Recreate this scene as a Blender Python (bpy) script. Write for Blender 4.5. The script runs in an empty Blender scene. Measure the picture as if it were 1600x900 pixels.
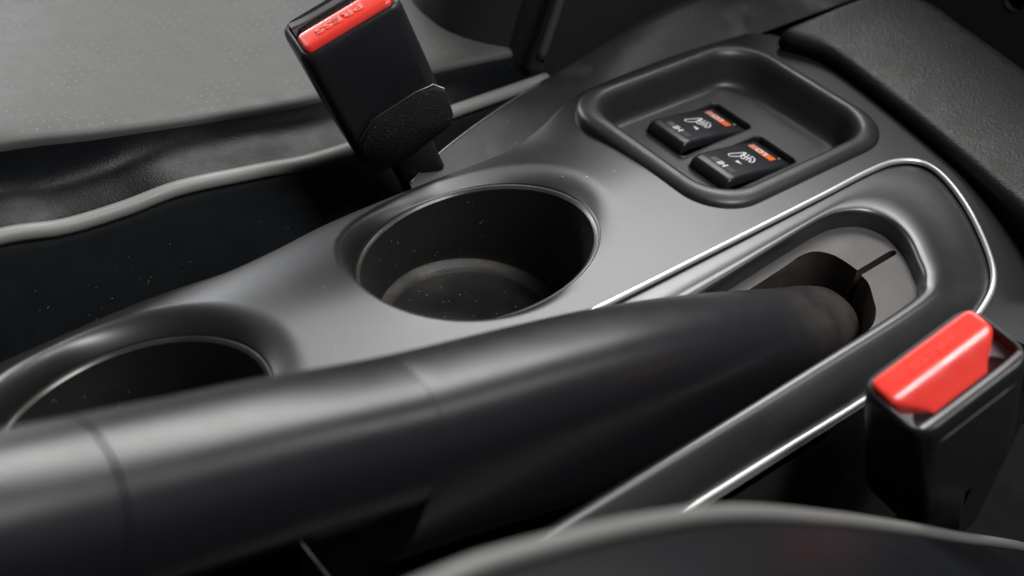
import bpy, bmesh, math, random
import numpy as np
from mathutils import Vector, Matrix
from mathutils.geometry import delaunay_2d_cdt
S = 0.001                                   # every coordinate below is in millimetres
SC = bpy.context.scene
COL = SC.collection
random.seed(4)

# ------------------------------------------------------------------ camera
cam_d = bpy.data.cameras.new('camera'); cam = bpy.data.objects.new('camera', cam_d); COL.objects.link(cam)
ax = np.array([.776, .354, -.522]); ay = np.array([-.624, .551, -.553])
ax /= np.linalg.norm(ax); ay -= ax*(ax@ay); ay /= np.linalg.norm(ay); az = np.cross(ax, ay)
rot = Matrix([[ax[0], ax[1], ax[2]], [ay[0], ay[1], ay[2]], [az[0], az[1], az[2]]])
cam.matrix_world = Matrix.Translation(Vector((-202.9, -234.9, 252.8))*S) @ rot.to_4x4()
cam_d.lens = 45.0; cam_d.sensor_width = 36.0; cam_d.clip_start = 0.01; cam_d.clip_end = 50
cam_d.dof.use_dof = True; cam_d.dof.focus_distance = 0.425; cam_d.dof.aperture_fstop = 8.5
SC.camera = cam

# ------------------------------------------------------------------ light
w = bpy.data.worlds.new('World'); SC.world = w; w.use_nodes = True
w.node_tree.nodes['Background'].inputs[0].default_value = (.80, .84, .90, 1)
w.node_tree.nodes['Background'].inputs[1].default_value = 0.045
def area(name, loc, target, sx, sy, power, col):
    l = bpy.data.lights.new(name, 'AREA'); l.shape = 'RECTANGLE'; l.size = sx*S; l.size_y = sy*S; l.energy = power; l.color = col
    o = bpy.data.objects.new(name, l); COL.objects.link(o); o.location = Vector(loc)*S
    o.rotation_euler = (Vector(target)-Vector(loc)).to_track_quat('-Z', 'Y').to_euler()
    return o
area('softbox_light', (780, 500, 860), (40, -20, 0), 1100, 480, 19.0, (1.0, .99, .97))
area('roof_light', (180, -480, 920), (0, -60, 0), 300, 300, 8.0, (1.0, 1.0, 1.0))
area('door_light', (800, -500, 640), (60, -120, 10), 220, 160, 0.9, (1.0, .99, .97))
area('window_light', (60, 1150, 240), (0, 0, 0), 500, 170, 6.0, (.97, .985, 1.0))
vs = SC.view_settings; vs.view_transform = 'Standard'; vs.look = 'None'; vs.exposure = 0; vs.gamma = 1; vs.use_curve_mapping = False
SC.cycles.use_denoising = True
SC.cycles.max_bounces = 6

# ------------------------------------------------------------------ materials
def mat(name, base, rough, metal=0.0, grain=None, speck=None, coat=0.0, vary=0.0, spec=.5, brush=None, blotch=None, emit=None, rv=.05, streak=0., perf=None, enddust=None):
    m = bpy.data.materials.new(name); m.use_nodes = True
    nt = m.node_tree; N = nt.nodes; L = nt.links; b = N['Principled BSDF']
    b.inputs['Base Color'].default_value = (*base, 1); b.inputs['Roughness'].default_value = rough
    b.inputs['Metallic'].default_value = metal; b.inputs['Coat Weight'].default_value = coat; b.inputs['Specular IOR Level'].default_value = spec
    tc = N.new('ShaderNodeTexCoord'); co = tc.outputs['Object']
    col = None
    def noise(scale, detail=3, src=co):
        n = N.new('ShaderNodeTexNoise'); n.inputs['Scale'].default_value = scale; n.inputs['Detail'].default_value = detail; L.new(src, n.inputs['Vector']); return n.outputs['Fac']
    def ramp(src, a, c, lo=0., hi=1.):
        r = N.new('ShaderNodeMapRange'); r.inputs[1].default_value = a; r.inputs[2].default_value = c; r.inputs[3].default_value = lo; r.inputs[4].default_value = hi; L.new(src, r.inputs[0]); return r.outputs[0]
    def mix(fac, a, c):
        x = N.new('ShaderNodeMix'); x.data_type = 'RGBA'; L.new(fac, x.inputs[0])
        for i, v in ((6, a), (7, c)):
            if isinstance(v, tuple): x.inputs[i].default_value = (*v, 1)
            else: L.new(v, x.inputs[i])
        return x.outputs[2]
    col = base
    if vary:
        col = mix(ramp(noise(45, 5), .3, .7), tuple(c*(1-vary) for c in base), tuple(min(1, c*(1+vary)) for c in base))
    if blotch:      # dried dirt: colour, scale, threshold, amount
        bc, bs, th, am = blotch
        col = mix(ramp(noise(bs, 8), th, th+.16, 0, am), col, bc)
    if speck:       # dust flecks: colour, cells per metre, radius, share
        sc_, ss, sr, share = speck
        v = N.new('ShaderNodeTexVoronoi'); v.inputs['Scale'].default_value = ss; L.new(co, v.inputs['Vector'])
        near = ramp(v.outputs['Distance'], sr, sr*.55)
        sep = N.new('ShaderNodeSeparateColor'); L.new(v.outputs['Color'], sep.inputs[0])
        pick = ramp(sep.outputs[0], 1-share, 1-share+.02)
        mu = N.new('ShaderNodeMath'); mu.operation = 'MULTIPLY'; L.new(near, mu.inputs[0]); L.new(pick, mu.inputs[1])
        col = mix(mu.outputs[0], col, sc_)
    if enddust:     # settled dust thickening towards one end: colour, where it starts and is full along the part
        ec, e0_, e1_ = enddust
        sx3 = N.new('ShaderNodeSeparateXYZ'); L.new(co, sx3.inputs[0])
        em = N.new('ShaderNodeMath'); em.operation = 'MULTIPLY'; L.new(ramp(sx3.outputs[0], e0_, e1_, 0, .62), em.inputs[0]); L.new(ramp(noise(70, 7), .36, .62, .15, 1), em.inputs[1])
        col = mix(em.outputs[0], col, ec)
    if perf:        # rows of pin holes: colour, holes per metre, radius
        pc, ps, pr = perf
        v = N.new('ShaderNodeTexVoronoi'); v.voronoi_dimensions = '2D'; v.inputs['Scale'].default_value = ps; v.inputs['Randomness'].default_value = .12; L.new(co, v.inputs['Vector'])
        pm = N.new('ShaderNodeMath'); pm.operation = 'MULTIPLY'; L.new(ramp(v.outputs['Distance'], pr, pr*.6), pm.inputs[0]); L.new(ramp(noise(60, 2), .42, .6), pm.inputs[1])
        col = mix(pm.outputs[0], col, pc)
    if not isinstance(col, tuple): L.new(col, b.inputs['Base Color'])
    rr = noise(120, 6); ro = ramp(rr, .3, .7, max(.02, rough-rv), min(1, rough+rv))
    if streak:      # faint wiping marks along the panel
        mp = N.new('ShaderNodeMapping'); mp.inputs['Scale'].default_value = (14, 420, 200); mp.inputs['Rotation'].default_value = (0, 0, .5); L.new(co, mp.inputs['Vector'])
        ad = N.new('ShaderNodeMath'); ad.operation = 'ADD'; L.new(ro, ad.inputs[0]); L.new(ramp(noise(1.0, 3, mp.outputs[0]), .45, .75, 0, streak), ad.inputs[1]); ro = ad.outputs[0]
    L.new(ro, b.inputs['Roughness'])
    if grain:       # scale per metre, strength, distance in mm
        gs, st, dist = grain
        bp = N.new('ShaderNodeBump'); bp.inputs['Strength'].default_value = st; bp.inputs['Distance'].default_value = dist*S
        if brush == 'leather':
            v = N.new('ShaderNodeTexVoronoi'); v.feature = 'SMOOTH_F1'; v.inputs['Scale'].default_value = gs; v.inputs['Smoothness'].default_value = .35
            nz = N.new('ShaderNodeTexNoise'); nz.inputs['Scale'].default_value = gs*.4; nz.inputs['Detail'].default_value = 3; L.new(co, nz.inputs['Vector'])
            mx = N.new('ShaderNodeVectorMath'); mx.operation = 'MULTIPLY_ADD'; mx.inputs[1].default_value = (.004, .004, .004); L.new(nz.outputs['Color'], mx.inputs[0]); L.new(co, mx.inputs[2])
            L.new(mx.outputs[0], v.inputs['Vector']); L.new(v.outputs['Distance'], bp.inputs['Height'])
        else:
            L.new(noise(gs, 4), bp.inputs['Height'])
        L.new(bp.outputs['Normal'], b.inputs['Normal'])
    if emit: b.inputs['Emission Color'].default_value = (*base, 1); b.inputs['Emission Strength'].default_value = emit
    return m
DUST = (.42, .38, .33)
M = {
 'silver': mat('silver_paint', (.082, .082, .084), .40, .92, grain=(2600, .12, .04), rv=.004, speck=((.6, .58, .55), 200, .05, .09)),
 'edge':   mat('highlit_edge', (.62, .62, .61), .36, .7, rv=.01),  # lip of the panel, its highlight painted in as a much lighter colour
 'insert': mat('satin_grey_plastic', (.118, .118, .12), .38, .9, rv=.015, grain=(2500, .12, .04), speck=(DUST, 220, .05, .05)),
 'bezel':  mat('grained_black_plastic', (.022, .022, .0225), .40, 0, grain=(2400, .4, .1), speck=((.55, .52, .48), 150, .06, .10)),
 'black':  mat('black_plastic', (.016, .016, .017), .45, 0, grain=(1500, .2, .08)),
 'trimblk':mat('dusty_black_plastic', (.018, .018, .019), .5, 0, grain=(2200, .5, .1), blotch=((.10, .095, .09), 30, .55, .5), speck=(DUST, 240, .06, .10)),
 'cup':    mat('cup_plastic', (.017, .017, .017), .40, 0, grain=(2600, .3, .06), blotch=((.03, .026, .022), 28, .6, .4), speck=((.40, .34, .28), 330, .09, .16)),
 'cupfl':  mat('dusty_cup_floor', (.011, .0105, .010), .5, 0, grain=(1500, .4, .1), blotch=((.05, .043, .036), 60, .55, .5), speck=((.28, .24, .20), 420, .10, .22)),
 'ring':   mat('dusty_ring', (.05, .045, .04), .55, 0, grain=(1200, .6, .2), blotch=((.13, .11, .09), 90, .48, .7)),
 'lip':    mat('worn_cup_lip', (.055, .049, .042), .30, .2, vary=.4),
 'switch': mat('switch_gloss', (.012, .013, .016), .38, 0, grain=(3000, .05, .03), speck=((.45, .45, .45), 500, .05, .04)),
 'orange': mat('orange_print', (.85, .16, .02), .4), 'orangef': mat('faded_orange_print', (.60, .24, .14), .45),
 'greyp':  mat('grey_print', (.075, .08, .085), .45), 'greyd': mat('dark_grey_print', (.04, .042, .047), .45),
 'white':  mat('white_print', (.74, .76, .76), .45),
 'red':    mat('red_plastic', (.93, .055, .038), .28, 0, grain=(1800, .08, .05), coat=.15),
 'redlt':  mat('highlit_red_letters', (.95, .24, .17), .4),  # letters coloured lighter than the button to paint in highlights on the relief
 'bblack': mat('buckle_plastic', (.014, .014, .017), .40, 0, grain=(1800, .12, .05), speck=((.16, .16, .17), 200, .05, .05), vary=.1),
 'steel':  mat('worn_grey_plastic', (.20, .20, .21), .45, .3, vary=.12, grain=(900, .1, .05)),
 'felt':   mat('black_felt', (.016, .015, .014), .95, 0, grain=(1500, 1.0, .9), speck=((.13, .12, .11), 900, .22, .3), spec=.2),
 'leather':mat('black_leather', (.0055, .006, .0072), .48, 0, spec=.11, grain=(1100, .28, .15), brush='leather', speck=((.22, .22, .22), 140, .04, .07)),
 'seatlea':mat('black_seat_leather', (.005, .0055, .0066), .34, 0, spec=.10, grain=(1100, .28, .15), brush='leather', speck=((.22, .22, .22), 140, .04, .07)),
 'pipingn':mat('grey_piping_near_seat', (.15, .148, .14), .5),
 'pipingd':mat('shaded_grey_piping', (.05, .05, .05), .5),  # same piping with its colour darkened, painting in the dimmer light at the backrest
 'flecks': mat('dust_flecks', (.34, .31, .27), .8),
 'sidelea':mat('black_vinyl_side', (.009, .0105, .0125), .5, 0, grain=(1300, .3, .15), brush='leather', speck=((.20, .20, .20), 120, .05, .10)),
 'greylea':mat('grey_perforated_leather', (.070, .069, .067), .58, 0, grain=(1000, .25, .15), brush='leather', perf=((.14, .137, .13), 230, .12)),
 'piping': mat('grey_piping', (.21, .208, .198), .5, 0, grain=(900, .2, .15)),
 'armpl':  mat('armrest_grain', (.0095, .0095, .009), .47, 0, grain=(900, .6, .22), brush='leather', spec=.4),
 'grip':   mat('lever_leather', (.012, .012, .0145), .31, 0, grain=(1500, .08, .05), brush='leather', rv=.02, spec=.55),
 'gripd':  mat('lever_leather_dusty_end', (.012, .012, .0145), .33, 0, grain=(1500, .08, .05), brush='leather', rv=.02, spec=.55, enddust=((.095, .078, .062), -.045, .012)),
 'plate':  mat('slot_plate', (.068, .064, .062), .5, 0, grain=(2000, .3, .08), blotch=((.13, .115, .10), 40, .6, .5), speck=((.45, .38, .32), 300, .06, .1)),
 'hole':   mat('dusty_inside', (.030, .024, .020), .7, 0, blotch=((.10, .07, .05), 60, .5, .6)),
 'strap':  mat('black_strap', (.004, .004, .0045), .5, 0, grain=(900, .3, .2)),
 'carpet': mat('black_carpet', (.006, .006, .006), .95, 0, grain=(500, 1, 1)),
 'dark':   mat('dark_seat_cloth', (.008, .008, .009), .7, 0, grain=(700, .4, .3), speck=(DUST, 120, .04, .05)),
}

# ------------------------------------------------------------------ mesh helpers
ORG = {}
def empty(name, loc, mw=None, **tags):
    o = bpy.data.objects.new(name, None); COL.objects.link(o); o.empty_display_size = .01
    if mw is not None: o.matrix_world = mw; ORG[o] = Vector((0, 0, 0))
    else: o.location = Vector(loc)*S; ORG[o] = Vector(loc)
    for k, v in tags.items(): o[k] = v
    return o
def mk(name, verts, faces, m, parent=None, smooth=True, loc=None, merge=False, angle=None, **tags):
    me = bpy.data.meshes.new(name)
    org = ORG[parent] if parent is not None else Vector(loc or (0, 0, 0))
    me.from_pydata([((v[0]-org[0])*S, (v[1]-org[1])*S, (v[2]-org[2])*S) for v in verts], [], faces)
    bm = bmesh.new(); bm.from_mesh(me)
    if merge: bmesh.ops.remove_doubles(bm, verts=bm.verts, dist=2e-5)
    bmesh.ops.recalc_face_normals(bm, faces=bm.faces)
    bm.to_mesh(me); bm.free()
    me.materials.append(M[m])
    if smooth:
        me.polygons.foreach_set('use_smooth', [True]*len(me.polygons))
        if angle:
            me.set_sharp_from_angle(angle=math.radians(angle))
    o = bpy.data.objects.new(name, me); COL.objects.link(o)
    if parent is not None: o.parent = parent; ORG[o] = org
    else: o.location = org*S; ORG[o] = org
    for k, v in tags.items(): o[k] = v
    return o
def loft(loops, closed=True, cap0=False, cap1=False):
    n = len(loops[0]); V = [tuple(p) for l in loops for p in l]; F = []
    for i in range(len(loops)-1):
        for j in range(n if closed else n-1):
            k = (j+1) % n; F.append((i*n+j, i*n+k, (i+1)*n+k, (i+1)*n+j))
    for c, i in ((cap0, 0), (cap1, len(loops)-1)):
        if c:
            V.append(tuple(np.mean(np.array(loops[i]), 0))); q = len(V)-1
            for j in range(n): F.append((i*n+j, i*n+(j+1) % n, q))
    return V, F
def join(*parts):
    V, F = [], []
    for v, f in parts:
        k = len(V); V += list(v); F += [tuple(i+k for i in t) for t in f]
    return V, F
def crom(P, n):                              # Catmull-Rom through points, n samples per span
    P = np.array(P, float); Q = np.vstack([2*P[0]-P[1], P, 2*P[-1]-P[-2]]); out = []
    for i in range(1, len(Q)-2):
        for k in range(n):
            t = k/n
            out.append(.5*((2*Q[i])+(Q[i+1]-Q[i-1])*t+(2*Q[i-1]-5*Q[i]+4*Q[i+1]-Q[i+2])*t*t+(3*Q[i]-Q[i-1]-3*Q[i+1]+Q[i+2])*t**3))
    out.append(P[-1]); return np.array(out)
def tube(path, r, k=10, cap=True):
    path = np.array(path, float); loops = []; up = np.array([0, 0, 1.])
    rr = r if hasattr(r, '__len__') else [r]*len(path)
    for i, p in enumerate(path):
        t = path[min(i+1, len(path)-1)]-path[max(i-1, 0)]; t /= np.linalg.norm(t)
        a = np.cross(t, up); a /= np.linalg.norm(a); b = np.cross(a, t)
        loops.append([p+rr[i]*(math.cos(q)*a+math.sin(q)*b) for q in np.linspace(0, 2*math.pi, k, endpoint=False)])
    return loft(loops, True, cap, cap)
def rrect(cx, cy, hx, hy, r, n=8):           # rounded rectangle, counter-clockwise
    out = []
    for sx, sy, a0 in ((1, 1, 0), (-1, 1, 90), (-1, -1, 180), (1, -1, 270)):
        for k in range(n+1):
            a = math.radians(a0+90*k/n); out.append((cx+sx*(hx-r)+r*math.cos(a), cy+sy*(hy-r)+r*math.sin(a)))
    return out
def dense(poly, step):
    out = []
    for i, p in enumerate(poly):
        q = poly[(i+1) % len(poly)]; d = math.dist(p, q); k = max(1, int(d/step))
        out += [(p[0]+(q[0]-p[0])*j/k, p[1]+(q[1]-p[1])*j/k) for j in range(k)]
    return out
def pip(pts, poly):
    x, y = pts[:, 0], pts[:, 1]; ins = np.zeros(len(pts), bool); P = np.array(poly); Q = np.roll(P, -1, 0)
    for (x0, y0), (x1, y1) in zip(P, Q):
        if y0 == y1: continue
        c = ((y0 > y) != (y1 > y)) & (x < (x1-x0)*(y-y0)/(y1-y0)+x0); ins ^= c
    return ins
def sheet(outer, holes, zf, step, extra=None):           # triangulated sheet with holes, boundary kept exact
    loops = [list(outer)]+[list(h) for h in holes]; V = []; E_ = []
    for l in loops:
        k = len(V); V += [tuple(p[:2]) for p in l]; E_ += [(k+i, k+(i+1) % len(l)) for i in range(len(l))]
    B = np.array(V); lo, hi = B.min(0), B.max(0)
    G = np.array([(x, y) for x in np.arange(lo[0], hi[0], step) for y in np.arange(lo[1], hi[1], step)])
    G = G[pip(G, loops[0])]
    for h in loops[1:]: G = G[~pip(G, h)]
    d = np.sqrt(((G[:, None, :]-B[None])**2).sum(2)).min(1); G = G[d > step*.5]
    V += [tuple(g) for g in G]
    if extra is not None and len(extra):
        X_ = np.array(extra); X_ = X_[pip(X_, loops[0])]
        for h in loops[1:]: X_ = X_[~pip(X_, h)]
        X_ = X_[np.sqrt(((X_[:, None, :]-B[None])**2).sum(2)).min(1) > .7]
        if len(G):
            G = G[np.sqrt(((G[:, None, :]-X_[None])**2).sum(2)).min(1) > .9]
        V = V[:len(B)]+[tuple(g) for g in G]+[tuple(g) for g in X_]
    r = delaunay_2d_cdt([Vector(v) for v in V], E_, [], 0, 1e-6)
    P = np.array([tuple(v) for v in r[0]]); T = [tuple(f) for f in r[2]]
    c = np.array([P[list(t)].mean(0) for t in T]); keep = pip(c, loops[0])
    for h in loops[1:]: keep &= ~pip(c, h)
    return [(p[0], p[1], zf(p[0], p[1])) for p in P], [t for t, k in zip(T, keep) if k]
def ss(a, b, x):
    t = min(1, max(0, (x-a)/(b-a))); return t*t*(3-2*t)

# ------------------------------------------------------------------ the floor under everything
mk('floor', [(-900, -700, -150), (900, -700, -150), (900, 1300, -150), (-900, 1300, -150)], [(0, 1, 2, 3)], 'carpet', kind='structure')

# ------------------------------------------------------------------ centre console
console = empty('centre_console', (0, -35, -150), label='silver grey centre console with two cup holders and a handbrake slot', category='console')
def zp(x, y):                                # height of the painted top
    z = 0.0
    if y > 0: z -= .0050*y*y*(1-.78*ss(55, 100, x))
    if y < -50: z -= .0042*(y+50)**2
    return z
# cup openings: centre, semi-axes, plane of the rim
CUPS = [dict(c=(9.5, 8.6), a=41.5, b=36.7, z=-8.0), dict(c=(-115., -.6), a=39.6, b=34.4, z=-7.6)]
TH0 = math.atan2(.142, .99)
def rimpt(cp, ph, grow=0., dz=0.):
    u, v = (cp['a']+grow)*math.cos(ph), (cp['b']+grow)*math.sin(ph)
    x = u*math.cos(TH0)-v*math.sin(TH0); y = u*math.sin(TH0)+v*math.cos(TH0)
    return cp['c'][0]+x, cp['c'][1]+y, cp['z']+.10*x-.19*y+dz
def collar_w(ph):                            # width of the rolled collar round the hole
    c, s_ = math.cos(ph), math.sin(ph)
    return 5.2+(5.5*c if c > 0 else -1.0*c)+(0 if s_ > 0 else 1.2*s_)
NPH = 96; PH = [2*math.pi*k/NPH for k in range(NPH)]
far = crom([(-235, 37), (-180, 39), (-140, 40), (-104, 44), (-82, 44.5), (-62, 42), (-42, 45), (-18, 50.5), (20, 53), (52, 53), (74, 54), (90, 57), (110, 59), (150, 60), (188, 57)], 6)
rear = crom([(196, 50), (203, 28), (199, -10), (192, -46), (184, -80), (177, -108), (171, -132)], 6)
outer = [tuple(p) for p in far]+[tuple(p) for p in rear]+[(150, -126), (136, -112), (118, -108.6), (90, -107.6), (-235, -107.4)]
outer = dense(outer[::-1], 5)
INS_O = crom([(-235, -41, 0), (-2, -41, 0), (63, -40.5, 0), (120, -39.8, 0), (146, -39.2, 0), (161, -40.5, 0), (169.5, -46.5, 0), (169, -58, -.4), (161, -75.7, -2.3), (148.5, -94.8, -7.2), (133.6, -102.4, -10.4), (110, -105.5, -12.4), (65.5, -106.4, -13.2), (-3.8, -106, -13.1), (-235, -106, -13.1)], 8)
INS_I = crom([(-235, -54, 0), (-2, -53.5, 0), (50, -52, 0), (93, -49.3, 0), (112, -48.3, 0), (122, -49.5, 0), (130, -54, 0), (133, -62, 0), (131, -71, 0), (125, -80.5, -.4), (118, -88.5, -.8), (105, -93, -1.2), (50, -94.5, -1.2), (-10, -95.5, -1.2), (-235, -97, -1.2)], 8)
BEZ = (129, 12, 48.5, 42)
holes = []; colls = []
for cp in CUPS:
    lo = [rimpt(cp, p, collar_w(p)) for p in PH]; lo = [(x, y, zp(x, y)) for x, y, z in lo]
    holes.append([(x, y) for x, y, z in lo]); loops = [lo]
    ri = [rimpt(cp, p) for p in PH]
    for t in (.12, .25, .4, .55, .7, .82, .92, 1.0):
        loops.append([(a[0]+(b[0]-a[0])*t**.85, a[1]+(b[1]-a[1])*t**.85, a[2]+(b[2]-a[2])*t**1.7) for a, b in zip(lo, ri)])
    loops.append([rimpt(cp, p, -.3, -1.2) for p in PH])
    colls.append(loft(loops))
holes.append(rrect(BEZ[0], BEZ[1], BEZ[2]-2.5, BEZ[3]-2.5, 17, 10))
ins_hole = [(p[0], p[1]) for p in INS_O]+[(-234.5, -106), (-234.5, -41)]
ins_hole = [(max(p[0], -233), p[1]) for p in INS_O][::1]
holes.append(ins_hole)
rings = [rimpt(cp, p+.033*(k % 2), collar_w(p)+g)[:2] for cp in CUPS for k, g in enumerate((1.2, 2.6, 4.4, 6.5)) for p in PH]
V, F = sheet(outer, holes, zp, 3.0, rings)
# outer edge rolls down
fl = [(p[0], p[1]) for p in far]+[(p[0], p[1]) for p in rear]
edge = []
for o_, dz in ((0, 0), (.9, -.5), (1.7, -1.6), (2.1, -3.2), (2.2, -30)):
    lp = []
    for i, p in enumerate(fl):
        a = np.array(fl[max(0, i-1)]); b = np.array(fl[min(len(fl)-1, i+1)]); t = b-a; t /= np.linalg.norm(t); nrm = np.array([-t[1], t[0]])
        lp.append((p[0]+nrm[0]*o_, p[1]+nrm[1]*o_, zp(*p)+dz))
    edge.append(lp)
top = mk('top_panel', *join((V, F), loft(edge, False), *colls), 'silver', console, merge=True, label='silver grey painted top panel with rolled collars round the cups')
mk('trim_edge', *tube([(p[0], p[1], p[2]+.45) for p in INS_O], 1.05, 14), 'edge', top)
# cup liners
for cp in CUPS:
    fc = (cp['c'][0]+5, cp['c'][1]+4.5); k_ = cp['a']/41.5
    def fl_loop(r, z): return [(fc[0]+r*k_*math.cos(p), fc[1]+r*k_*math.sin(p), z) for p in PH]
    ra = [rimpt(cp, p, -1.6, -1.0) for p in PH]; bot = fl_loop(33.5, -44)
    loops = [[rimpt(cp, p, .25, -1.5) for p in PH], [rimpt(cp, p, .1, -.35) for p in PH], [rimpt(cp, p, -.35, .1) for p in PH], [rimpt(cp, p, -.85, -.2) for p in PH], ra]
    lip = loft(loops)
    wl = [ra]
    for t in (.1, .3, .5, .7, .9, 1.): wl.append([tuple(np.array(a)*(1-t)+np.array(b)*t) for a, b in zip(ra, bot)])
    wl += [fl_loop(33.0, -46), fl_loop(32.6, -46.3), fl_loop(32.4, -47.5)]
    cup = mk('cup_holder', *loft(wl), 'cup', console, label='dusty black cup holder well')
    mk('lip', *lip, 'lip', cup)
    mk('floor_ring', *loft([fl_loop(33.2, -44.6), fl_loop(32.4, -45.6), fl_loop(31.2, -46.0), fl_loop(30.4, -46.6), fl_loop(29.6, -47.9)]), 'ring', cup)
    mk('cup_floor', *loft([fl_loop(29.8, -47.6), fl_loop(29, -48), fl_loop(15, -48), fl_loop(2, -48)], True, False, True), 'cupfl', cup)
# handbrake surround
NI = len(INS_O); dirs = INS_I[:, :2]-INS_O[:, :2]; dirs /= np.linalg.norm(dirs, axis=1)[:, None]
loops = []
for t in (.03, .10, .22, .36, .5, .64, .76, .86, .94, 1.0):
    lp = []
    for a, b in zip(INS_O, INS_I):
        drop = a[2]-b[2]; e = math.sin(math.pi/2*t)*min(1, -drop/12)+t*(1-min(1, -drop/12)) if drop < 0 else t
        z = a[2]+(b[2]-a[2])*e - .9*math.exp(-(t/.10)**2) + .9*math.exp(-((t-.86)/.16)**2)
        lp.append((a[0]+(b[0]-a[0])*t, a[1]+(b[1]-a[1])*t, z))
    loops.append(lp)
last = loops[-1]
for off, dz in ((.7, -.35), (1.3, -1.0), (1.7, -2.0), (1.9, -3.4), (2.1, -8.0)):
    loops.append([(p[0]+d[0]*off, p[1]+d[1]*off, p[2]+dz) for p, d in zip(last, dirs)])
mk('handbrake_surround', *loft(loops, False), 'insert', console, label='dark satin surround of the handbrake slot with rounded rear end')
# plate in the slot with its cut-out and slit
plate_o = [(p[0], p[1]) for p in np.array(loops[-1]) if p[0] > -100]
plate_o = [(-100, plate_o[0][1])]+plate_o+[(-100, plate_o[-1][1])]
arc = crom([(-99.5, -60), (15.5, -58.5), (62, -56.2), (88, -54.2), (97, -53.2), (103.5, -54.3), (107.3, -58.5), (108.3, -64), (108.2, -68.9)], 6)[:, :2]
arc2 = crom([(107.4, -71.2), (106, -75.5), (101.5, -81), (96.5, -86.2), (88, -90.2), (70, -91.3), (15.5, -92.7), (-99.5, -93)], 6)[:, :2]
cut = [tuple(p) for p in arc]+[(126.3, -68.3), (127.4, -68.7), (127.8, -69.5), (127.4, -70.3), (126.3, -70.7)]+[tuple(p) for p in arc2]
V, F = sheet(dense(plate_o, 4), [cut], lambda x, y: -6.5, 6)
pl = mk('slot_plate', V, F, 'plate', console, smooth=False, label='dusty grey brown plate with a narrow slit behind the lever')
mk('slot_well', *loft([[(x, y, -6.45) for x, y in cut], [(x, y, -8) for x, y in cut], [(x+.2, y, -42) for x, y in cut]], True, False, True), 'hole', pl, smooth=False)
# switch bezel
def bz(ins, z, r): return [(x, y, z+max(0, (y-30))*-.05) for x, y in rrect(BEZ[0], BEZ[1], BEZ[2]-ins, BEZ[3]-ins, r, 10)]
loops = [bz(-.4, -8, 19.5), bz(-.4, -.6, 19.5), bz(0, .9, 19), bz(1, 1.8, 18.5), bz(2.6, 2.6, 18), bz(4.4, 2.9, 17.5), bz(6.0, 2.4, 16), bz(7.2, 1.0, 15.5), bz(8.0, -1.2, 15), bz(9.4, -8.0, 14), bz(10.2, -10.0, 13), bz(11.4, -11.3, 12), bz(13.2, -12, 10.5)]
FZ = -12.0
fo = [(p[0], p[1]) for p in bz(13.2, 0, 10.5)]
SW = [(129.2, 24.6), (127.0, -.6)]           # two switches: centre of the opening
holes = [rrect(cx, cy, 19.6, 10.4, 2.6, 5) for cx, cy in SW]
loops[-1] = [(x, y, FZ) for x, y in fo]
bezel = mk('switch_bezel', *join(loft(loops), sheet(dense(fo, 60), holes, lambda x, y: FZ, 4)), 'bezel', console, merge=True, label='grained black tray holding the two seat heater switches')
for h, (cx, cy) in zip(holes, SW):
    rim_ = [(x, y, FZ+.02) for x, y in h]
    mk('switch_well', *loft([rim_, [(x*.99+cx*.01, y*.99+cy*.01, FZ-1) for x, y in h], [(x*.99+cx*.01, y*.99+cy*.01, FZ-9) for x, y in h]], True, False, True), 'black', bezel)
    mk('well_edge', *loft([[(cx+(x-cx)*k, cy+(y-cy)*k2, z) for x, y in h] for k, k2, z in ((1.02, 1.035, FZ+.03), (1.008, 1.015, FZ+.35), (.992, .985, FZ+.2), (.985, .97, FZ-1))]), 'bezel', bezel)

# ---- rocker switches: parts of the console
def topz(u):                                 # u along x from the front end of the rocker, 0..36
    return FZ+5.4-6.4*(max(0, u)/36)**1.25
def text_mesh(body, size, extrude=0., bevel=0., off=0.):
    c = bpy.data.curves.new('t', 'FONT'); c.body = body; c.size = size; c.align_x = 'CENTER'; c.align_y = 'CENTER'; c.extrude = extrude; c.bevel_depth = bevel; c.offset = off
    o = bpy.data.objects.new('t', c); COL.objects.link(o)
    dg = bpy.context.evaluated_depsgraph_get(); me = bpy.data.meshes.new_from_object(o.evaluated_get(dg))
    V = [tuple(v.co) for v in me.vertices]; F = [tuple(p.vertices) for p in me.polygons]
    bpy.data.objects.remove(o); bpy.data.curves.remove(c); bpy.data.meshes.remove(me)
    return V, F
def strip(path, wdt):                        # flat ribbon of quads along a 2-D path
    P = np.array(path, float); V = []; F = []
    for i, p in enumerate(P):
        t = P[min(i+1, len(P)-1)]-P[max(i-1, 0)]; t /= max(1e-9, np.linalg.norm(t)); n = np.array([-t[1], t[0]])*wdt/2
        V += [(p[0]+n[0], p[1]+n[1], 0), (p[0]-n[0], p[1]-n[1], 0)]
        if i: F.append((2*i-2, 2*i-1, 2*i+1, 2*i))
    return V, F
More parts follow.
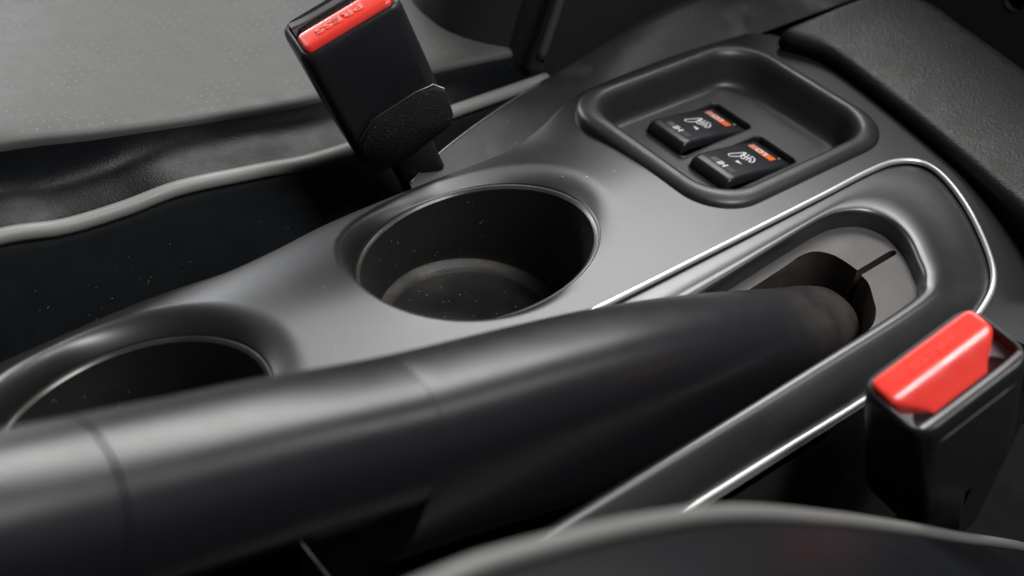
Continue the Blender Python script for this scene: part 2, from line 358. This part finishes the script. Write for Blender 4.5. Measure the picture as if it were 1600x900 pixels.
for cx, cy in SW:
    x0 = cx-18.6; y0 = cy
    prof = [(-.4, FZ-6), (-.6, FZ+.5), (-.5, FZ+2.2), (-.1, FZ+3.6), (.7, FZ+4.8), (1.7, topz(2.2)-.35)]+[(u, topz(u)) for u in (3, 4, 5, 8, 11, 14, 17, 20, 23, 26, 29, 32, 34.5)]+[(35.6, topz(35.6)-.5), (36, topz(36)-1.6), (36, FZ-7)]
    V = []; F = []; HW = 9.3
    ys = [(-HW, -3.5), (-HW, -1.2), (-HW+.25, -.45), (-HW+.9, -.05), (-HW+2, 0), (0, .0), (HW-2, 0), (HW-.9, -.05), (HW-.25, -.45), (HW, -1.2), (HW, -3.5)]
    loops = [[(x0+u, y0+yy, (z+dz) if z > FZ-5 else z) for yy, dz in ys] for u, z in prof]
    sw = mk('heater_switch', *loft(loops, False), 'switch', console, angle=60, label='black seat heater rocker nearer the far seat' if cy > 10 else 'black seat heater rocker nearer the handbrake')
    def put(name, vf, m, px, py, sx=1., sy=1., lift=.10):     # local (text right, text up) -> (+y, -x)
        V2 = []
        for (a, b, *_) in vf[0]:
            X_ = px-b*sy; Y_ = py+a*sx; V2.append((X_, Y_, topz(X_-x0)+lift))
        return mk(name, V2, vf[1], m, sw, smooth=False)
    def box(w_, h_, nx=6):
        V = []; F = []
        for j in range(3):
            for i in range(nx+1): V.append((-w_/2+w_*i/nx, -h_/2+h_*j/2, 0))
        for j in range(2):
            for i in range(nx): F.append((j*(nx+1)+i, j*(nx+1)+i+1, (j+1)*(nx+1)+i+1, (j+1)*(nx+1)+i))
        return V, F
    xl = x0+29.9; xh = x0+5.9
    put('indicator_light', box(7.0, 3.7), 'orange', xl, y0-1.3); put('indicator_light', box(4.6, 3.7, 3), 'orangef', xl, y0+4.5)
    put('lettering', text_mesh('LO', 4.3, off=.12), 'white', xl, y0+1.1, .9, 1, .2)
    put('indicator_light', box(6.8, 3.2), 'greyd', xh, y0-2.9); put('indicator_light', box(4.4, 3.2, 3), 'greyp', xh, y0+2.7)
    put('lettering', text_mesh('HI', 4.5, off=.09), 'white', xh, y0-.4, .85, 1, .2)
    # seat symbol: seat outline with heat waves, points as (along, across) on the rocker
    ic = [strip(crom(pts, 3), .46) for pts in (
        [(13.5, 3.5), (14.2, 4.1), (15.4, 4.1), (18.6, 3.5), (21.6, 3.1), (22.4, 2.6), (20.8, 2.4), (18.4, 1.6), (16.5, 1.7), (14.0, 2.5), (13.5, 3.5)],
        [(22.5, 2.4), (19.6, 1.2), (19.8, .35), (17.2, -.45)], [(22.8, 1.1), (19.9, .05), (20.1, -.8), (17.5, -1.45)],
        [(22.8, -.3), (20.2, -1.1), (20.4, -1.9), (17.9, -2.6)], [(22.8, -.3), (22.6, -1.6), (20.9, -3.0), (19.0, -3.5), (17.9, -2.6)], [(20.8, 2.3), (17.3, .75), (17.2, -.4)])]
    V3, F3 = join(*ic)
    put('seat_symbol', ([(v[1], -v[0], 0) for v in V3], F3), 'white', x0, y0)
    tri = [(13.9, -.5), (12.6, -3.4), (14.6, -3.2)] if cy > 10 else [(12.3, -.7), (14.2, -.5), (13.6, -3.3)]
    put('arrow_mark', ([(v[1], -v[0], 0) for v in tri], [(0, 1, 2)]), 'white', x0, y0)
    put('status_dot', ([(.34*math.cos(a), .34*math.sin(a), 0) for a in np.linspace(0, 6.28, 9)[:-1]], [tuple(range(8))]), 'white', x0+33.6, y0-4.6)

# ---- flanks of the console
nl = []
for y, z in ((-106.3, -13.6), (-108.5, -16), (-110.5, -22), (-112, -40), (-114, -148)):
    nl.append([(x, y, z) for x in np.linspace(-235, 100, 30)]+[(120, y+.5, z+.6), (140, y+3.5, z+.8), (165, y+1, z), (178, y, z-4), (190, y, z-4)])
mk('near_side', *loft(nl[1:], False), 'black', console)
crest = crom([(18, 58, -16), (36, 65, -14), (62, 73, -13), (94, 80, -11.5), (125, 78, -3.5), (160, 77, 3.5), (190, 78, 3.5), (225, 82, -3), (255, 86, -14), (300, 90, -20)], 6)
inner = [(x, np.interp(x, far[:, 0], far[:, 1]) + 1.6 if x < 186 else 58) for x in crest[:, 0]]
loops = []
for t in (0, .15, .3, .5, .7, .85, .95, 1.0):
    lp = []
    for (xi, yi), c in zip(inner, crest):
        zi = zp(xi, min(yi, 58))-3.2; lp.append((xi+(c[0]-xi)*t, yi+(c[1]-yi)*t, zi+(c[2]-zi)*(t**1.3)+.8*math.sin(math.pi*t)*ss(90, 150, xi)*3))
    loops.append(lp)
for o_, dz in ((1.0, -.4), (1.8, -1.6), (3, -6), (8, -40), (14, -148)):
    loops.append([(c[0], c[1]+o_*(1+2.0*ss(95, 150, c[0])), c[2]+dz) for c in crest])
ft = mk('far_side_trim', *loft(loops, False), 'trimblk', console, label='dusty charcoal side trim between console and far seat')
mk('trim_edge', *tube([(c[0], c[1]+.3, c[2]-.1) for c in crest[:20]], .5, 8), 'insert', ft)
fs = [[(p[0], p[1]+2.3, zp(p[0], p[1])-3) for p in far[:55]], [(p[0], p[1]+3, -148) for p in far[:55]]]
mk('far_side', *loft(fs, False), 'black', console)

# ------------------------------------------------------------------ armrest box at the rear
arm = empty('armrest_box', (225, -30, -150), label='black grained armrest box ledge behind the switches', category='armrest')
fr = crom([(186, 38), (192, 22), (190, 2), (185, -24), (178, -54), (170, -84), (162, -115)], 6)
bk = crom([(238, 30), (249, 16), (246, 0), (242, -20), (236, -46), (229, -74), (220, -112)], 6)
loops = []
for f, b in zip(fr, bk):
    d = (b-f)/np.linalg.norm(b-f); q = lambda s_, z: (f[0]+d[0]*s_, f[1]+d[1]*s_, z); Lx = np.linalg.norm(b-f)
    loops.append([q(3, -120), q(1.6, 1.5), q(.4, 2.2), q(0, 3.6), q(.3, 5.4), q(1.2, 6.8), q(2.6, 7.7), q(5, 8.3), q(15, 10), q(28, 12.4), q(Lx-6, 15), q(Lx-2.5, 15.2), q(Lx-.8, 14.4), q(Lx, 12.6), q(Lx+1, 5), q(Lx+3, -120)])
L0 = loops[0]; ext = [[(p[0]+.5*k, p[1]+k*1.0, p[2]-dz) for p in L0] for k, dz in ((2.2, 2.5), (1.6, .9), (.8, .2))]
V, F = loft(ext+loops, False); n_ = len(L0); F.append(tuple(range(n_)))
mk('ledge', V, F, 'armpl', arm)
hz = (303, 6.5, 6.0)
hole = [(hz[1]+5*math.cos(a), hz[2]+5*math.sin(a)) for a in np.linspace(0, 2*math.pi, 25)[:-1]]
V, F = sheet(dense([(-200, -140), (150, -140), (150, 220), (-200, 220)], 20), [hole], lambda x, y: 0, 12)
bp_ = mk('rear_wall', [(303+.12*v[1], v[0], v[1]) for v in V], F, 'black', arm)
mk('round_hole', *loft([[(303+.12*b-.5, a, b) for a, b in hole], [(303+.12*b+.2, a, b) for a, b in hole], [(312, a, b) for a, b in hole]], True, False, True), 'carpet', bp_)

# ------------------------------------------------------------------ parking brake lever
lever = empty('parking_brake_lever', (100, -70, -40), label='black parking brake lever rising out of its slot in front', category='brake lever')
LT = crom([(110, -21), (104, -14.5), (92, -8.5), (80, -4.0), (40, 12.6), (3, 26), (-32, 36), (-74, 47), (-106, 57.5), (-128, 64), (-154, 72), (-190, 84), (-240, 102)], 6)
def lever_loop(x, hw, hu, hl, inset=0.):     # section square to the lever's own line: round top, deeper lower half
    z_at = lambda q: float(np.interp(-q, -LT[:, 0], LT[:, 1]))
    p = np.array([x, z_at(x)]); t = np.array([x-6, z_at(x-6)])-np.array([x+6, z_at(x+6)]); t /= np.linalg.norm(t); n = np.array([t[1], -t[0]])
    if n[1] > 0: n = -n
    out = []
    for k in range(48):
        a = 2*math.pi*k/48; c, s_ = math.cos(a), math.sin(a); q_ = 2.25 if s_ > 0 else 2.25+min(2.0, max(0, hl-hu)*.08)
        y = (hw-inset)*math.copysign(abs(c)**(2/q_), c); v = ((hu if s_ > 0 else hl)-inset)*math.copysign(abs(s_)**(2/q_), s_)
        q = p+n*(hu-v); out.append((q[0], -70.5+y, q[1]))
    return out
X_S, X_G = -75.0, -148.0                     # seams: sleeve to grip, grip to handle end
sx_ = [99, 96, 93, 90, 84]+list(np.arange(76, X_S, -6))+[X_S]
sl = []
for x in sx_:
    u = (x-X_S)/(104-X_S); hl_ = 34+4*ss(0, .4, u)-24*ss(.5, 1.05, u); hw = 17.1-1.9*ss(.3, 1, u)-1.2*ss(.9, 1., u)
    sl.append(lever_loop(x, hw, 17.6-3.6*ss(.4, 1, u), hl_, .0 if x > X_S else .1))
e0 = np.array(sl[0]); c0 = e0.mean(0)
caps = [[tuple(c0+(p-c0)*k+np.array([dx, 0, -dx*.6])) for p in e0] for k, dx in ((.3, 8.6), (.62, 7.2), (.84, 4.8), (.96, 2.2))]
mk('sleeve', *loft(caps+sl, True, True, True), 'gripd', lever, angle=50, label='smooth black lever sleeve, dusty at its rounded rear end')
def barrel(x0, x1, hw, hu, hl):
    L_ = [lever_loop(x0, hw, hu, hl, .28), lever_loop(x0-.3, hw, hu, hl)]
    L_ += [lever_loop(x, hw, hu, hl) for x in np.arange(x0-4, x1+3, -5)]
    return L_+[lever_loop(x1+.3, hw, hu, hl), lever_loop(x1, hw, hu, hl, .28)]
mk('grip', *loft(barrel(X_S, X_G, 17.3, 17.9, 18.5), True, True, True), 'grip', lever, angle=30)
mk('handle_end', *loft(barrel(X_G-.15, -236, 17.4, 18, 18.6), True, True, True), 'grip', lever, angle=30)

# ------------------------------------------------------------------ seat belt buckles
def buckle(name, origin, R3, w_, t_, h_, near_button, label):
    mw = Matrix.Translation(Vector(origin)*S) @ Matrix(R3).to_4x4()
    b = empty(name, (0, 0, 0), mw, label=label, category='seat belt buckle', group='seat belt buckles beside the console')
    # local frame: x along the width, y from the near face to the far face, z up; the top is z = 0
    RC = 4.5 if near_button else 6.5
    def lp(ins, z, r=RC, ty=0): return [(x, y, z) for x, y in rrect(w_/2, t_/2, w_/2-ins, t_/2-ins, max(.6, r-ins), 6)]
    loops = [lp(2.5, -h_-1.2), lp(1.2, -h_-.5), lp(.5, -h_+1), lp(0, -h_*.6), lp(0, -3.5), lp(.25, -1.6), lp(.8, -.5), lp(1.5, 0), lp(2.1, -.2), lp(2.4, -1.2), lp(2.6, -5)]
    body = mk('body', *loft(loops, True, True, True), 'bblack', b)
    # red button: bar with a ridge along it
    f = (lambda y: y) if near_button else (lambda y: t_-y)
    bw0, bw1 = 2.4, w_-2.4; ly = 2.3; depth = t_*.52 if near_button else t_*.66
    def bt(ins, z, slope=True):
        out = []
        for x, y in rrect((bw0+bw1)/2, ly+depth/2, (bw1-bw0)/2-ins, depth/2-ins, max(.5, 2.6-ins), 5):
            zz = z
            if not near_button:
                k = (y-ly)/depth
                zz = z-(6.0*max(0, k-.52)/.48 if slope else 0)
                x = (bw0+bw1)/2+(x-(bw0+bw1)/2)*(1-.42*max(0, k-.5)/.5)
            else: zz = z-1.6*((y-ly)/depth if slope else 0)
            out.append((x, f(y), zz))
        return out
    if near_button:
        red = mk('release_button', *loft([bt(0, -7, False), bt(0, -.6), bt(.25, .5), bt(.9, 1.1), bt(1.8, 1.3), bt(depth*.30, 1.35), bt(depth*.42, 1.4)], True, False, True), 'red', b)
    else:
        # broad button: flat far half, rounded ridge, then a face sloping down to the slot
        nv, nu = 30, 26; rows = []
        for j in range(nv+1):
            k = j/nv; y = ly+depth*k
            half = (bw1-bw0)/2*(1-.46*ss(.48, 1.0, k)*1.0)
            e = min(1, k/.16); half -= 3.0*(1-math.sqrt(max(0, 1-(1-e)**2)))
            t_k = k-.52; w_k = .07
            slope = 14.0*(w_k*math.log(1+math.exp(max(-40, min(40, t_k/w_k)))))
            row = []
            for i in range(nu+1):
                q = -1+2*i/nu; q = math.copysign(1-(1-abs(q))**1.6, q)
                edge_d = min((1-abs(q))*half, depth*k+.0, depth*(1-k)+.0)
                roll = 1.0*(1-math.sqrt(max(0, 1-(1-min(1, edge_d/1.3))**2)))
                row.append((w_/2+half*q, f(y), 1.5-slope-roll))
            rows.append(row)
        gv, gf = loft(rows, False)
        rim_ = rows[0]+[r[-1] for r in rows[1:]]+rows[-1][-2::-1]+[r[0] for r in rows[-2:0:-1]]
        red = mk('release_button', *join((gv, gf), loft([rim_, [(x, y, -9) for x, y, z in rim_]])), 'red', b, merge=True, angle=70)
    if near_button:
        # embossed word, read from the far side
        V, F = text_mesh('PRESS', 5.0, .25, .12)
        V = [(w_/2-1.2-v[0]*1.35, ly+depth*.52-v[1]*.72, 1.0-1.6*.5+max(-.2, v[2])+.32+.10*v[1]*.72) for v in V]
        mk('lettering', V, F, 'redlt', red)
    else:
        V, F = text_mesh('PRESS', 4.6, .2, .1)
        V = [(w_/2-v[0]*1.3, f(ly+depth*.28)-v[1]*.7, 1.25+max(-.2, v[2])) for v in V]
        mk('lettering', V, F, 'red', red)
    if not near_button:
        fy = [t_*.42, t_*.6, t_*.8, t_-2.5]
        mk('recess_floor', *loft([[(x, f(y), -4.6-.12*(y-t_*.42)+.030*max(0, abs(x-w_/2)-12)**2) for x in np.linspace(2.3, w_-2.3, 22)] for y in fy], False), 'steel', b)
        for k in (-6.5, 0, 6.5): mk('rib', *tube([(w_/2+k+q, f(t_-3.4), -5.4+.3*math.cos(q)) for q in np.linspace(-1.6, 1.6, 5)], .9, 8), 'red', red)
    # sloping guide for the tongue and the dark slot beside it
    y0, y1 = ly+depth+.6, t_-2.6
    mk('tongue_slot', [(x, f(y), z) for z in (-4.5, -1.5 if near_button else -5.5) for x, y in ((5, y0-.5), (w_-5, y0-.5), (w_-5, y0+2.4), (5, y0+2.4))][4:]+[(x, f(y), -9) for x, y in ((5, y0-.5), (w_-5, y0-.5), (w_-5, y0+2.4), (5, y0+2.4))], [(0, 1, 2, 3), (0, 1, 5, 4), (1, 2, 6, 5), (2, 3, 7, 6), (3, 0, 4, 7)], 'carpet', b, smooth=False)
    g = [[(x, f(y), z) for x in np.linspace(3, w_-3, 14)] for y, z in ((y1, -.6), (y1-.8, -.7), (y1-.5*(y1-y0), -.9), (y0+2.6, -1.2), (y0+2.1, -2.0), (y0+1.9, -7))]
    gv, gf = loft(g, False)
    gv = [(x, y, z+1.0*((x-w_/2)/(w_/2))**4*2.0) for x, y, z in gv]
    mk('tongue_guide', gv, gf, 'steel', b, label='shiny worn guide beside the tongue slot')
    return b, lp
R1 = [[.886, .163, -.434], [-.188, .982, -.013], [.424, .093, .901]]
b1, lp1 = buckle('seat_belt_buckle', (-25.0, 57.8, 46.3), R1, 36, 20.8, 54.8, True, 'black buckle with red button and felt patch standing by the far seat')
# felt pad glued low on the near face, and the stalk
pad = [(2.2, -46), (3.5, -41.5), (10.5, -36.2), (27, -35.6), (33.5, -36.9), (36.2, -41), (35.6, -52), (33.6, -56), (17, -58.6), (3.4, -57.6)]
P2 = dense(pad, 4)
fp = mk('felt_pad', *loft([[(x, .6, z) for x, z in P2], [(x, -1.6, z) for x, z in P2], [(x*.985+.3, -2.3, z*.985-.7) for x, z in P2]], True, False, True), 'felt', b1)
mk('pad_edge', *tube([(x, -.5, z+.3) for x, z in dense(pad[:7], 3)[:-8]], .45, 6), 'insert', fp)
mk('stalk', *loft([[(x, y, z) for x, y in rrect(18+sh, 10, hx, 5, 3, 4)] for z, hx, sh in ((-53, 12, 0), (-58, 11, 0), (-66, 8.5, 0), (-76, 8.5, 0), (-120, 8.5, 0))], True, True, True), 'strap', b1)
R2 = [[.931, .099, -.352], [-.092, .995, .035], [.353, 0, .935]]
b2, lp2 = buckle('seat_belt_buckle', (33.5, -141.6, 21.6), R2, 41, 24, 52, False, 'black buckle with broad red button, blurred, nearest the near seat')
mk('stalk', *loft([[(x, y, z) for x, y in rrect(18, 11, hx, 6, 3, 4)] for z, hx in ((-48, 13), (-58, 10), (-100, 9))], True, True, True), 'black', b2)
mk('mould_line', *tube([(x, -.15, -6.5) for x in np.linspace(4, 34, 8)], .3, 6), 'bblack', b2)

# ------------------------------------------------------------------ far seat
seat = empty('car_seat', (0, 200, -150), label='far seat with grey perforated cushion, black bolster and grey piping', category='car seat')
px_ = crom([(-330, 85, 4), (-220, 85, 3), (-160, 85, 2), (-117, 85, -1), (-96, 85, -5.6), (-76, 85, -6.6), (-56, 85, -6), (-28, 85, -10), (2, 85.5, -14.5), (67, 88, -16.5), (110, 92, -20)], 7)
ed = crom([(-330, 106, 27), (-220, 106, 24), (-160, 106, 21), (-104, 106, 16.2), (-73, 106, 9.4), (-39, 106, 2.8), (6, 106, -4), (66, 106, -9), (110, 106, -14)], 9)
ez = lambda x: float(np.interp(x, ed[:, 0], ed[:, 2]))
prof = [(0, 0), (.05, .02), (.13, .04), (.26, .065), (.4, .09), (.52, .125), (.62, .18), (.71, .27), (.79, .40), (.86, .56), (.92, .74), (.97, .9), (1.0, .99)]
loops = [[(p[0], p[1]+(106.5-p[1])*k, p[2]+1.5+(ez(p[0])-p[2]-1.5)*f_+.4*math.sin(math.pi*k)) for p in px_] for k, f_ in prof]
mk('bolster', *loft(loops, False), 'seatlea', seat)
mk('piping', *tube(px_, 2.7, 12), 'piping', seat)
loops = [[(p[0], p[1]-o_, p[2]+dz) for p in px_] for o_, dz in ((-.5, -1.0), (.8, -2.6), (1.5, -6), (3.5, -16), (8, -45), (10, -146))]
mk('side_panel', *loft(loops, False), 'sidelea', seat)
gx = np.linspace(-420, 120, 60)
loops = []
for y, dz in ((105.6, -3), (105.2, -.4), (105.9, .9), (107.6, 1.7), (111, 2.1), (118, 2.0), (132, 1.2), (165, 0), (220, -2), (300, 0), (420, 14), (700, 60)):
    kx = ss(106, 320, y)
    loops.append([(x, y, (ez(x)*(1-kx)+6*kx)+dz) for x in gx])
mk('cushion', *loft(loops, False), 'greylea', seat)
# backrest: dark upright bolsters with a seam of piping
def rest(name, x0, y0, yw, xw, lean, m, top_=105):
    loops = []
    for z, k in [(z, 1) for z in np.linspace(-60, top_-30, 14)]+[(top_-18, .95), (top_-8, .85), (top_-2, .65), (top_, .4)]:
        cx_ = x0+lean*(z+20); loops.append([(cx_+k*xw*math.copysign(abs(math.cos(a))**.8, math.cos(a)), y0+k*yw*math.copysign(abs(math.sin(a))**.8, math.sin(a)), z) for a in np.linspace(0, 2*math.pi, 40)[:-1]])
    return mk(name, *loft(loops, True, True, True), m, seat)
rest('backrest_bolster', 134, 140, 38, 52, .30, 'dark')
rest('backrest', 168, 320, 180, 55, .30, 'dark')
rest('backrest_wing', 166, 110, 23, 66, .26, 'dark')
mk('piping', *tube([(102+.30*(z+12), 90+.03*z, z) for z in np.linspace(-8, 70, 20)], 2.0, 8), 'pipingd', seat)

# ------------------------------------------------------------------ near seat
ns = empty('car_seat', (0, -220, -150), label='near seat bolster in black leather with grey piping, blurred at the bottom edge', category='car seat')
pp = crom([(-158, -147, 90), (-150, -147, 95), (-141, -147, 97.5), (-126.3, -147, 95.5), (-114.5, -147.5, 92.5), (-88, -149, 82.5), (-60, -150.5, 68), (-22, -152, 41), (20, -153, 8.5), (60, -153, -24), (110, -153, -64), (150, -153, -98)], 6)
mk('piping', *tube(pp, 1.75, 12), 'pipingn', ns)
loops = []
for o_, dz in ((.3, -1.0), (2.5, -.6), (6, .2), (12, .8), (20, .6), (35, -2), (60, -12), (110, -50), (160, -130)):
    loops.append([(p[0], p[1]-o_, max(-148, p[2]+dz)) for p in pp])
mk('bolster', *loft(loops, False), 'leather', ns)
loops = [[(p[0]+dx, p[1]+o_, max(-148, p[2]+dz)) for p in pp] for o_, dz, dx in ((-.3, -1, 0), (1.5, -4, 1), (4, -40, 2), (6, -140, 2), (6, -260, 2))]
mk('side_panel', *loft(loops, False), 'sidelea', ns)

# ------------------------------------------------------------------ dust: loose flecks too many to count, one part per surface
def flecks(parent, spots, seed, big=.35):
    rnd = random.Random(seed); V = []; F = []
    for (p, nrm) in spots:
        n = Vector(nrm).normalized(); a = n.orthogonal().normalized(); b_ = n.cross(a); r = big*(.25+.75*rnd.random()**3); th = rnd.random()*6.28; el = 1 if rnd.random() < .85 else 3.5
        k = len(V); c = Vector(p)+n*.06
        for j in range(5):
            q = th+j*2*math.pi/5; rr = r*(.6+.4*rnd.random()); V.append(tuple(c+a*(math.cos(q)*rr*el)+b_*(math.sin(q)*rr*.8)+n*(.05*rnd.random())))
        F.append(tuple(range(k, k+5)))
    mk('dust_flecks', V, F, 'flecks', parent, smooth=False, kind='stuff')
rnd = random.Random(11)
for cup_, cp in zip([o for o in console.children if o.name.startswith('cup_holder')], CUPS):
    k_ = cp['a']/41.5; fc = (cp['c'][0]+5, cp['c'][1]+4.5); sp = []
    for _ in range(130):
        r_ = 32*k_*rnd.random()**.45; a = rnd.random()*6.28; sp.append(((fc[0]+r_*math.cos(a), fc[1]+r_*math.sin(a), -47.9 if r_ < 29*k_ else -46.0), (0, 0, 1)))
    for _ in range(60):
        a = rnd.random()*6.28; t = rnd.random(); A = np.array(rimpt(cp, a, -1.6, -1)); B_ = np.array([fc[0]+33.5*k_*math.cos(a), fc[1]+33.5*k_*math.sin(a), -44]); P_ = A*(1-t)+B_*t
        d_ = np.array([fc[0]-P_[0], fc[1]-P_[1], 0]); d_ /= np.linalg.norm(d_); sp.append((tuple(P_+d_*.3), tuple(d_)))
    flecks(cup_, sp, 3, .42)
sp = []
while len(sp) < 70:
    x = rnd.uniform(95, 163); y = rnd.uniform(-16, 40)
    if all(abs(x-cx) > 21 or abs(y-cy) > 12 for cx, cy in SW): sp.append(((x, y, FZ), (0, 0, 1)))
flecks(bezel, sp, 5, .28)
sp = []
for _ in range(90):
    x = rnd.uniform(-130, 185); y = rnd.uniform(-36, 46)
    if all(math.hypot(x-c['c'][0], y-c['c'][1]) > 54 for c in CUPS) and not (76 < x < 182 and -34 < y): sp.append(((x, y, zp(x, y)), (0, 0, 1)))
flecks(top, sp, 6, .22)
sd = [o for o in seat.children if o.name.startswith('side_panel')][0]
sp = []
for _ in range(60):
    x = rnd.uniform(-115, 20); t = rnd.random(); zz = float(np.interp(x, px_[:, 0], px_[:, 2])); sp.append(((x, 85-3.5-4.5*t, zz-16-29*t), (0, -1, .15)))
flecks(sd, sp, 7, .3)
